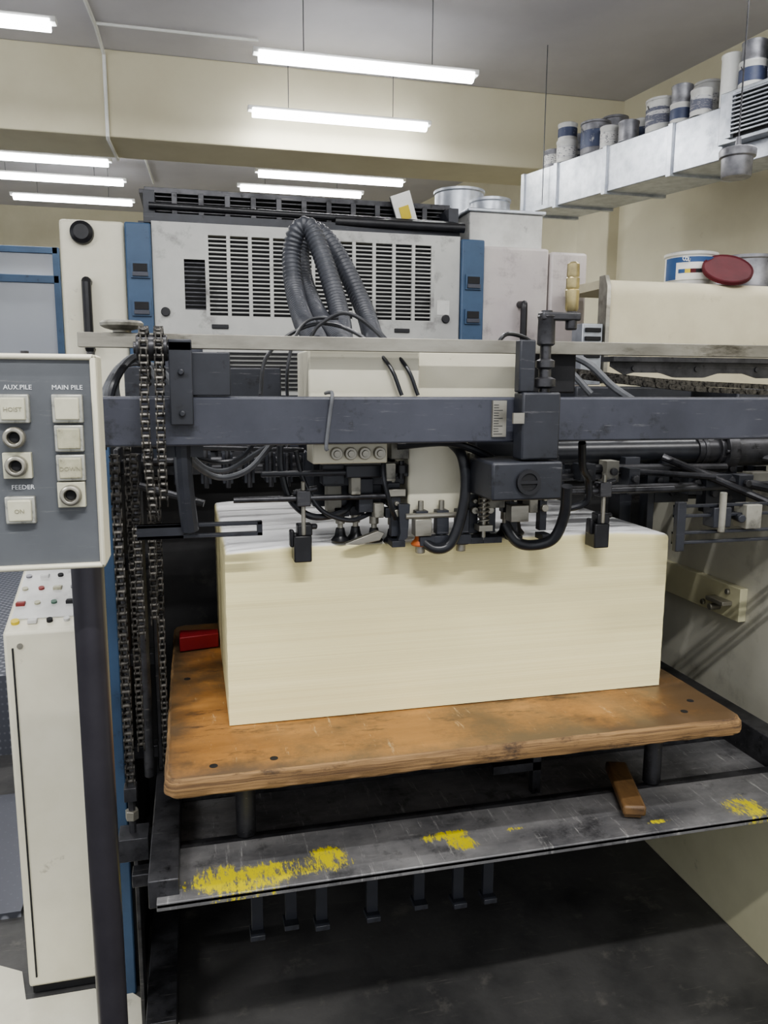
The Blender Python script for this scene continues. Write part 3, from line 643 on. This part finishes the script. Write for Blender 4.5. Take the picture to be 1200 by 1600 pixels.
mk('gear_block',G().box(.545,.69,1.37,1.50,1.384,1.458),'slate_d',R,bev=.005)
g=G().ring((.617,1.37,1.42),(0,-1,0),.024,.017,.008,n=24,m=0); g.cyl((.617,1.371,1.42),(.617,1.365,1.42),.017,n=20,m=1); g.box(.60,.634,1.362,1.366,1.417,1.423,0)
mk('round_knob',g,['black','void'],R)
mk('pointer',G().box(.585,.607,1.372,1.378,1.53,1.55),'steel',R)
g=G().cyl((.658,1.40,1.585),(.658,1.40,1.74),.0105)
g.lathe((.658,1.40,1.595),[(.013,0),(.021,.004),(.021,.018),(.012,.022),(.012,.036),(.018,.04),(.018,.052),(.011,.056)]); g.lathe((.658,1.40,1.675),[(.013,0),(.017,.003),(.016,.05),(.018,.054),(.012,.06)])
mk('spindle',g,'dsteel',R)
g=G().box(.643,.722,1.385,1.41,1.722,1.737); g.cyl((.707,1.397,1.705),(.707,1.397,1.74),.011)
cr=mk('crank_arm',g,'dsteel',R,bev=.003)
mk('crank_grip',G().lathe((.707,1.397,1.738),[(.009,0),(.0125,.006),(.013,.04),(.011,.042),(.0125,.046),(.0125,.062),(.011,.064),(.012,.068),(.0115,.088),(.006,.092),(0,.092)],n=24),'brass',cr)
mk('motor_box',G().box(.69,.79,1.53,1.585,1.585,1.69),'void',R,bev=.004)
def rod(x0,x1,z,lab): mk('support_rod',G().cyl((x0,1.55,z),(x1,1.55,z),.0062,n=14),'dsteel',label=lab,cat='steel rod')
rod(.076,.425,1.375,'thin dark steel rod carrying a sheet clamp'); rod(.74,1.055,1.372,'thin dark steel rod carrying a sheet clamp')
def clamp(x):
    C=emp('sheet_clamp',(x,1.55,1.245),'clamp with steel pin and black foot pressing the sheets','clamp','sheet clamps on the rods')
    g=G().box(x-.014,x+.014,1.535,1.565,1.36,1.392); g.cyl((x,1.545,1.30),(x,1.545,1.41),.0045,n=10,m=1); g.cyl((x-.02,1.55,1.385),(x+.03,1.55,1.395),.006,n=10)
    mk('clamp_body',g,['dsteel','steel'],C,bev=.002)
    g=G().box(x-.02,x+.016,1.54,1.585,1.245,1.30); g.box(x-.027,x-.018,1.55,1.57,1.275,1.31); g.cyl((x+.016,1.56,1.315),(x+.03,1.56,1.315),.006,n=10); g.box(x-.012,x+.018,1.545,1.575,1.298,1.322)
    mk('clamp_foot',g,'black',C,bev=.003)
clamp(.213); clamp(.878)
A=emp('pile_side_guide',(1.15,1.5,1.25),'steel arms with slotted bars beside the pile','guide arm')
g=G()
for z in (1.322,1.262): g.box(1.03,1.5,1.50,1.512,z+.014,z+.02) ; g.box(1.03,1.5,1.50,1.512,z-.008,z-.002); g.box(1.03,1.05,1.50,1.512,z-.008,z+.02); g.nx()
mk('slotted_bar',g,'slate_d',A,bev=.001)
g=G().box(1.028,1.05,1.49,1.505,1.24,1.35,0).nx(); g.cyl((1.14,1.49,1.37),(1.14,1.49,1.28),.008,m=1); g.box(1.12,1.165,1.49,1.53,1.29,1.335,0); g.nx(); g.box(1.20,1.24,1.485,1.53,1.285,1.34,1); g.cyl((1.185,1.48,1.31),(1.20,1.53,1.31),.009,m=0)
mk('arm_bracket',g,['slate_d','plate'],A,bev=.002)
def cab(pts,r,mat,label): mk('cable',G().tube(pts,r,8),mat,label=label,cat='cable',group='loose cables on the feeder')
cab([(-.03,1.52,1.49),(.0,1.55,1.45),(.05,1.6,1.415),(.11,1.6,1.43),(.165,1.6,1.49)],.006,'cable','grey cable sagging below the cross beam')
cab([(-.02,1.54,1.49),(.02,1.62,1.435),(.07,1.64,1.425),(.13,1.63,1.46),(.19,1.6,1.50)],.006,'cable','grey cable sagging below the cross beam')
cab([(-.04,1.56,1.49),(-.01,1.62,1.46),(.05,1.66,1.44),(.1,1.66,1.45),(.14,1.64,1.5)],.005,'rubber','black cable sagging below the cross beam')
cab([(.137,1.6,1.58),(.15,1.62,1.65),(.20,1.64,1.70),(.27,1.64,1.725),(.34,1.6,1.70),(.385,1.535,1.64),(.41,1.525,1.58)],.004,'rubber','thin black cable looping over the feeder head')
cab([(.24,1.62,1.69),(.26,1.62,1.72),(.31,1.62,1.745),(.36,1.6,1.72),(.42,1.54,1.64),(.445,1.53,1.58)],.004,'rubber','thin black cable looping over the feeder head')
cab([(.20,1.6,1.49),(.19,1.6,1.6),(.205,1.62,1.68),(.24,1.64,1.73),(.3,1.62,1.735)],.0035,'rubber','thin black cable looping over the feeder head')
cab([(.70,1.76,1.69),(.73,1.77,1.72),(.79,1.8,1.715),(.83,1.8,1.69)],.005,'rubber','short black cable arched behind the guide bar')
cab([(-.12,1.6,1.50),(-.14,1.6,1.60),(-.10,1.62,1.65),(-.06,1.6,1.6)],.009,'cable','grey cable bundle beside the control box')
cab([(-.16,1.53,1.48),(-.135,1.54,1.60),(-.09,1.6,1.655),(-.02,1.7,1.65)],.007,'rubber','black cable beside the control box')
cab([(-.17,1.54,1.48),(-.155,1.56,1.58),(-.12,1.66,1.64),(-.05,1.70,1.62),(.0,1.70,1.52)],.008,'cable','grey cable bundle beside the control box')
Rr=emp('drive_roller',(1.15,1.75,1.41),'black rubber drive roller with large bolted steel flange','roller')
mk('roller_barrel',G().cyl((.85,1.75,1.44),(1.24,1.75,1.44),.029,n=28),'rubber',Rr,bev=.002)
g=G().cyl((1.24,1.75,1.44),(1.31,1.75,1.44),.033,n=28); g.cyl((1.31,1.75,1.44),(1.34,1.75,1.44),.055,n=36); g.cyl((1.34,1.75,1.44),(1.56,1.75,1.44),.042,n=32); g.cyl((1.298,1.75,1.44),(1.31,1.75,1.44),.042,n=28)
g.cyl((1.255,1.75,1.44),(1.265,1.75,1.44),.036,n=24)
for k in range(8):
    a=k*math.pi/4; g.cyl((1.303,1.75+.048*math.cos(a),1.44+.048*math.sin(a)),(1.311,1.75+.048*math.cos(a),1.44+.048*math.sin(a)),.005,n=6)
mk('flange',g,'dsteel',Rr,bev=.001)
g=G(); pts=[(1.25,1.675),(1.95,1.675),(1.95,1.60)]
for k in range(61):
    x=1.93-k*.0105
    s_=math.sin((x-1.3)*2*math.pi/.3); pts.append((x,1.634+.010*max(-.6,min(.8,s_*1.4))))
pts.append((1.25,1.66))
g.prism(pts,'y',2.2,2.205); g.box(1.25,1.95,2.18,2.26,1.675,1.69)
for x in (1.33,1.55,1.77): g.cyl((x,2.195,1.655),(x,2.2,1.655),.008,n=10)
mk('guard_plate',g,'dsteel',label='grimy dark steel guard plate with scalloped lower edge',cat='metal plate')
chain([(.98,2.0,1.645),(1.3,2.0,1.615),(1.66,2.0,1.60)],'greasy drive chain running across the side frame',.02,.010)
chain([(1.0,1.90,1.625),(1.3,1.90,1.597),(1.56,1.90,1.585)],'greasy drive chain running across the side frame',.02,.010)
mk('side_cover',G().box(1.15,1.555,2.22,2.9,1.54,1.60),'slate_d',label='dark slate cover over the side drive',cat='machine cover',bev=.006)
mk('side_cover',G().box(1.63,2.3,2.1,2.55,0,1.595),'slate_d',label='dark slate casing outside the side frame',cat='machine cover',bev=.006)
C=emp('canvas_cover',(1.9,2.7,1.61),'cream padded cover board with rounded top edge and metal end strip','cover panel')
prof=[(2.6,1.61)]+[(2.66-.06*math.cos(a),1.92+.06*math.sin(a)) for a in [math.pi/2*k/8 for k in range(9)]]+[(2.95,1.985),(2.95,1.95),(2.67,1.95),(2.63,1.9),(2.63,1.61)]
mk('cover_sheet',G().prism(prof,'x',1.46,2.5),'canvas',C)
mk('end_strip',G().prism([(2.59,1.61),(2.59,1.95),(2.61,1.99),(2.65,1.99),(2.65,1.61)],'x',1.445,1.46),'steel',C)
g=G().box(1.36,1.44,2.6,2.68,1.605,1.82,0)
for k in range(4): g.box(1.37,1.43,2.59,2.6,1.70+k*.03,1.715+k*.03,1)
mk('hinge_plate',g,['galv','void'],C,bev=.002)
z0=1.986
tn=can(1.93,2.82,z0,.098,.125,'can',None,True,False,'ink_tin','white ink tin with blue label and colour stripes',None,'ink tin')
g=G()
def arcseg(g,cx,cy,z0_,z1_,r,a0,a1,m):
    N=8; v=[]; f=[]
    for i in range(N+1):
        a=a0+(a1-a0)*i/N; v+=[(cx+r*math.cos(a),cy+r*math.sin(a),z0_),(cx+r*math.cos(a),cy+r*math.sin(a),z1_)]
    for i in range(N): f.append((2*i,2*i+2,2*i+3,2*i+1))
    g.add(v,f,m)
base=math.atan2(-2.82,-1.93); cyy=2.82
arcseg(g,1.93,cyy,z0+.02,z0+.1,.0995,base-1.1,base+1.1,0)
arcseg(g,1.93,cyy,z0+.085,z0+.105,.1,base-1.1,base+1.1,1)
arcseg(g,1.93,cyy,z0+.022,z0+.085,.1002,base-1.1,base-.55,1)
for (a0,a1,mm) in ((-.45,-.2,2),(-.2,.0,3),(0,.2,4),(.2,.45,5)): arcseg(g,1.93,cyy,z0+.045,z0+.06,.1003,base+a0,base+a1,mm)
mk('paper_label',g,['white','labelb','labelb','yellow','darkred','void'],tn,label='white label with blue band')
text('label_text','COLOR',.022,(1.93+.101*math.cos(base)-.045,cyy+.101*math.sin(base)-.012,z0+.087),tn,'txtw',rot=(math.pi/2,0,.32),bold=.001)
g=G().lathe((1.985,2.672,z0+.043),[(0,0),(.085,0),(.092,.003),(.092,.016),(.088,.019),(.084,.015),(0,.012)],axis=(-.2,-.62,.75),n=32)
mk('tin_lid',g,'darkred',label='dark red round tin lid leaning against the ink tins',cat='lid')
can(2.2,2.84,z0,.12,.125,'tin',None,True,False,'ink_tin','large bare grey metal ink tin',None,'ink tin')
# ------------------------------------------------------------------ paper stack
def noisef(z,k): return .0003*math.sin(z*91+k)+.0002*math.sin(z*233+k*2.3)
g=G()
x0,x1,y0,y1,z0,z1=.058,1.083,1.60,2.32,.885,1.268
levels=[z0+(z1-.014-z0)*k/60 for k in range(61)]
prof=[(0,z) for z in levels]+[(.001,z1-.008),(.003,z1-.004),(.007,z1-.001),(.014,z1)]
rings=[]; v=[];f=[]
NX=24;NY=16
def loop(ins,z):
    P=[]
    s=noisef(z,0); s2=noisef(z,2); s3=noisef(z,5)
    a0=x0+ins+s2; a1=x1-ins+s3; b0=y0+ins+s; b1=y1-ins
    for i in range(NX): P.append((a0+(a1-a0)*i/NX,b0,z))
    for i in range(NY): P.append((a1,b0+(b1-b0)*i/NY,z))
    for i in range(NX): P.append((a1-(a1-a0)*i/NX,b1,z))
    for i in range(NY): P.append((a0,b1-(b1-b0)*i/NY,z))
    return P
for (ins,z) in prof:
    L=loop(ins,z)
    if z>z1-.08:
        L=[(p[0],p[1],p[2]-.009*max(0,(abs(p[0]-.57)/.51)-.75)/.25*((z-(z1-.08))/.08)) for p in L]
    rings.append(L)
n=len(rings[0]); 
for L in rings: v+=L
for k in range(len(rings)-1):
    for i in range(n): j=(i+1)%n; f.append((k*n+i,k*n+j,(k+1)*n+j,(k+1)*n+i))
f.append(tuple(range(n-1,-1,-1))); f.append(tuple((len(rings)-1)*n+i for i in range(n)))
g.add(v,f)
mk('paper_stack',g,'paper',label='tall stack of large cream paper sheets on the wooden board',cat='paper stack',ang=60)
# ------------------------------------------------------------------ board
Pb=emp('pile_board',(.55,1.87,.84),'worn orange plywood pile board with chipped rounded corners','wooden board')
def rr(xa,xb,ya,yb,r,jit=0):
    P=[]
    for (cx,cy,a0) in ((xa+r,ya+r,math.pi),(xb-r,ya+r,1.5*math.pi),(xb-r,yb-r,0),(xa+r,yb-r,.5*math.pi)):
        for k in range(7):
            a=a0+math.pi/2*k/6; P.append((cx+r*math.cos(a),cy+r*math.sin(a)))
    out=[]
    for i in range(len(P)):
        a=Vector(P[i]);b=Vector(P[(i+1)%len(P)]); L=(b-a).length; m=max(1,int(L/.02))
        for q in range(m):
            p=a.lerp(b,q/m); out.append((p.x+random.uniform(-jit,jit),p.y+random.uniform(-jit,jit)))
    return out
bx=rr(-.072,1.165,1.385,2.36,.03,.0008)
g=G(); n=len(bx); cx,cy=.55,1.87
lay=[(.004,.846),(0,.851),(0,.862),(.001,.872),(.003,.879),(.008,.883)]
v=[];f=[]
rj=[[random.random() for _ in range(n)] for _ in lay]
for li,(d,z) in enumerate(lay):
    for pi,p in enumerate(bx):
        dd=d+(rj[li][pi]**3)*.005*(1 if li in (0,1,4) else .4)
        v.append((p[0]+(dd if p[0]<cx else -dd)*(1 if abs(p[0]-cx)>.58 else 0),p[1]+(dd if p[1]<cy else -dd)*(1 if abs(p[1]-cy)>.45 else 0),z))
for k in range(len(lay)-1):
    for i in range(n):
        j=(i+1)%n; f.append((k*n+i,k*n+j,(k+1)*n+j,(k+1)*n+i))
g.add(v,f,1)
g.f.append(tuple((len(lay)-1)*n+i for i in range(n))); g.m.append(0)
g.f.append(tuple(range(n-1,-1,-1))); g.m.append(1)
mk('board_body',g,['ply','plyedge'],Pb)
g=G()
for (x,y) in ((.02,1.43),(.135,1.435),(1.05,1.45),(1.1,1.5),(-.03,1.9)):
    g.cyl((x,y,.882),(x,y,.8838),.008,n=12).nx()
mk('bolt_head',g,'void',Pb)
g=G()
for (x,y) in ((.085,1.55),(1.045,1.55),(.085,2.1),(1.045,2.1)): g.cyl((x,y,.664),(x,y,.846),.021,n=16).nx()
mk('foot',g,'dsteel',Pb,label='dark round steel foot',bev=.002)
g=G().prism([(-.05,2.10),(.054,2.12),(.054,2.16),(-.05,2.17)],'z',.885,.925)
mk('wedge',g,'red',label='red plastic wedge lying on the wooden board',cat='wedge',bev=.003)
# ------------------------------------------------------------------ lift tray
Tr=emp('lift_platform',(.66,1.8,.6),'dark steel lift platform with scuffed lip and yellow paint splashes','lift platform')
g=G().box(-.09,1.44,1.35,1.52,.657,.667,0)
g.box(-.09,1.44,1.35,1.355,.651,.665,0)
mk('front_lip',g,'traylip',Tr,bev=.0015)
mk('deck',G().box(-.09,1.44,1.52,2.35,.62,.64),'tray',Tr)
g=G()
for (y) in (1.525,1.75,2.0): g.box(-.05,1.40,y,y+.03,.64,.662).nx()
g.box(-.105,-.05,1.37,2.35,.645,.70).nx().box(1.40,1.46,1.45,2.35,.63,.72).nx()
mk('frame_rail',g,'dsteel',Tr,bev=.002)
g=G()
for i,x in enumerate((.10,.17,.235,.345,.45,.54,.61)):
    zb=.475+(.012 if i%3==1 else 0)
    g.box(x-.012,x+.012,1.49,1.503,zb,.655); g.box(x-.016,x+.014,1.47,1.51,zb-.007,zb+.004)
    g.cyl((x,1.484,.56),(x,1.49,.56),.006,n=8); g.nx()
mk('stop_finger',g,'slate_d',Tr,bev=.001)
mk('finger_bar',G().box(.0,.74,1.505,1.525,.56,.585),'slate_d',Tr,bev=.002)
g=G().box(.66,.78,1.60,1.62,.70,.72); g.box(.76,.78,1.6,1.62,.64,.76)
mk('lever',g,'dsteel',Tr)
Bq=emp('hand_brush',(.94,1.5,.667),'dirty brown wooden hand brush lying on the steel lip','brush')
rot=(0,0,-.33)
mk('brush_block',G().box(.915,.965,1.39,1.60,.679,.703,rot=rot),'brush',Bq,bev=.006)
mk('bristles',G().box(.922,.958,1.405,1.585,.668,.680,rot=rot),'plyedge',Bq,bev=.002)
# ------------------------------------------------------------------ control box
P=emp('control_box',(-.19,1.1,1.363),'cream framed control box with grey face and ivory push buttons','control box')
X0,X1,Z0,Z1=-.275,-.1135,1.364,1.636
g=G().box(X0,X1,1.062,1.12,Z0,Z1,0)
t_=.009
g.box(X0,X1,1.05,1.064,Z1-t_*.8,Z1,0); g.box(X0,X1,1.05,1.064,Z0,Z0+t_*.8,0); g.box(X1-t_*.8,X1,1.05,1.064,Z0,Z1,0); g.box(X0,X0+t_,1.05,1.064,Z0,Z1,0)
mk('enclosure',g,'cream',P,bev=.003)
mk('face_plate',G().box(X0+t_,X1-t_*.8,1.056,1.063,Z0+t_*.8,Z1-t_*.8),'panelgrey',P)
def btn(x,z,w=.018,frame=True,rnd=False,worn=False,txt=None):
    g=G()
    if frame: g.box(x-w,x+w,1.047,1.057,z-w*.98,z+w*.98,0)
    if rnd:
        g.lathe((x,1.047,z),[(.013,0),(.013,.010),(.0105,.012),(.0075,.012),(.007,.003),(0,.003)],axis=(0,-1,0),n=24,m=1)
        g.cyl((x,1.046,z),(x,1.043,z),.0065,n=16,m=2)
        b=mk('key_switch',g,['button','steel','void'],P,bev=.001)
    else:
        b=mk('push_button',g,'bezel',P,bev=.0015)
        mk('button_cap',G().box(x-w*.78,x+w*.78,1.042,1.048,z-w*.76,z+w*.76),'buttond' if worn else 'button',b,bev=.0015)
        if txt: text('button_text',txt,.0075,(x,1.0415,z-.003),b,'txtd',align='CENTER')
MX=-.149; AX=-.211
btn(MX,1.569,.018); btn(MX,1.532,.017,worn=True); btn(MX,1.495,.017,worn=True,txt='DOWN'); btn(MX-.001,1.461,.0165,rnd=True)
btn(AX,1.569,.018,txt='HOIST'); btn(AX,1.534,.017,rnd=True,frame=False); btn(AX,1.499,.0165,rnd=True); btn(AX,1.443,.0175,txt='ON')
text('panel_text','MAIN PILE',.0081,(-.167,1.0555,1.5925),P,'txtw'); text('panel_text','AUX.PILE',.0081,(-.2225,1.0555,1.5925),P,'txtw'); text('panel_text','FEEDER',.0081,(-.221,1.0555,1.4685),P,'txtw')
g=G()
for x in (X0+.01,X1-.008,-.2): g.cyl((x,1.08,Z1),(x,1.08,Z1+.004),.005,n=10).nx()
mk('screw_head',g,'dsteel',P)
po=emp('control_box_post',(-.151,1.15,0),'dark round steel post holding up the control box','post')
mk('post_tube',G().cyl((-.151,1.165,.012),(-.151,1.165,1.363),.0225,n=32),'post',po)
mk('post_base',G().box(-.22,-.08,1.1,1.25,0.006,.014),'dsteel',po,bev=.002)
# ------------------------------------------------------------------ console cabinet
Cc=emp('control_console',(-.37,2.2,0),'cream steel operating console with sloping button top','control console')
g=G().prism([(2.0,.03),(2.0,1.0),(2.38,1.125),(2.42,1.12),(2.42,.03)],'x',-.463,-.285)
mk('cabinet_body',g,'cream',Cc,bev=.008)
mk('door_gap',G().box(-.444,-.440,1.997,2.003,.06,.96),'void',Cc)
mk('plinth',G().box(-.455,-.29,2.01,2.4,0.007,.03),'void',Cc)
def onslope(x,s):
    return (x,2.02+.33*s,1.0+.125*(.02+.33*s)/.38+.002)
cols=['yellow','can','void','can','mred','buttond','green','void','buttond','mred','buttond','tin','tin','can','void','buttond','can','mred','buttond','tin']
mk('button_plate',G().prism([(2.05,1.0175),(2.05,1.0195),(2.34,1.1149),(2.34,1.1129)],'x',-.452,-.296),'can',Cc)
i=0
for s in (.05,.28,.48,.66,.84):
    for x in (-.44,-.40,-.36,-.32):
        p=Vector(onslope(x,s)); nrm=Vector((0,-.312,.95))
        if i%3==1: mk('console_button',G().box(p.x-.011,p.x+.011,p.y-.010,p.y+.010,p.z-.004,p.z+.007),cols[i%20],Cc,bev=.002)
        else: mk('console_button',G().cyl(p-nrm*.003,p+nrm*.006,.010 if i==0 else .0075,n=16),cols[i%20],Cc)
        i+=1
mk('screw',G().cyl((-.425,2.002,.965),(-.425,1.996,.965),.007,n=12),'steel',Cc)
mk('floor_sheet',G().prism([(-1.0,1.3),(.0,1.3),(-.02,1.6),(-.08,1.82),(-.2,1.95),(-.27,1.965),(-.30,1.99),(-.47,1.99),(-.5,2.1),(-.6,2.16),(-1.0,2.2)],'z',.001,.006),'whitefloor',label='white sheet lying on the floor under the post',cat='floor sheet')
mk('walkway_platform',G().box(-3,-.5,3.5,6.4,0,.36),'tread',label='raised diamond tread plate walkway beside the press',cat='walkway')
mk('floor_plate',G().box(-3,-.55,2.35,3.1,0.0,.02),'tread',label='diamond tread plate lying on the floor',cat='floor plate')
# ------------------------------------------------------------------ world and camera
w=bpy.data.worlds.new('world'); SC.world=w; w.use_nodes=True
w.node_tree.nodes['Background'].inputs[0].default_value=(.94,.96,1,1); w.node_tree.nodes['Background'].inputs[1].default_value=1.05
cam=bpy.data.cameras.new('camera'); co=bpy.data.objects.new('camera',cam); COL.objects.link(co)
cam.sensor_fit='VERTICAL'; cam.sensor_height=36; cam.sensor_width=27; cam.lens=1224/1600*36; cam.clip_start=.05
co.location=(0,0,1.6)
Rm=Euler((math.radians(90-9.2),0,math.radians(-13.8)),'XYZ').to_matrix()@Matrix.Rotation(math.radians(.3),3,'Z')
co.rotation_euler=Rm.to_euler()
SC.camera=co
SC.view_settings.look='AgX - Medium High Contrast'
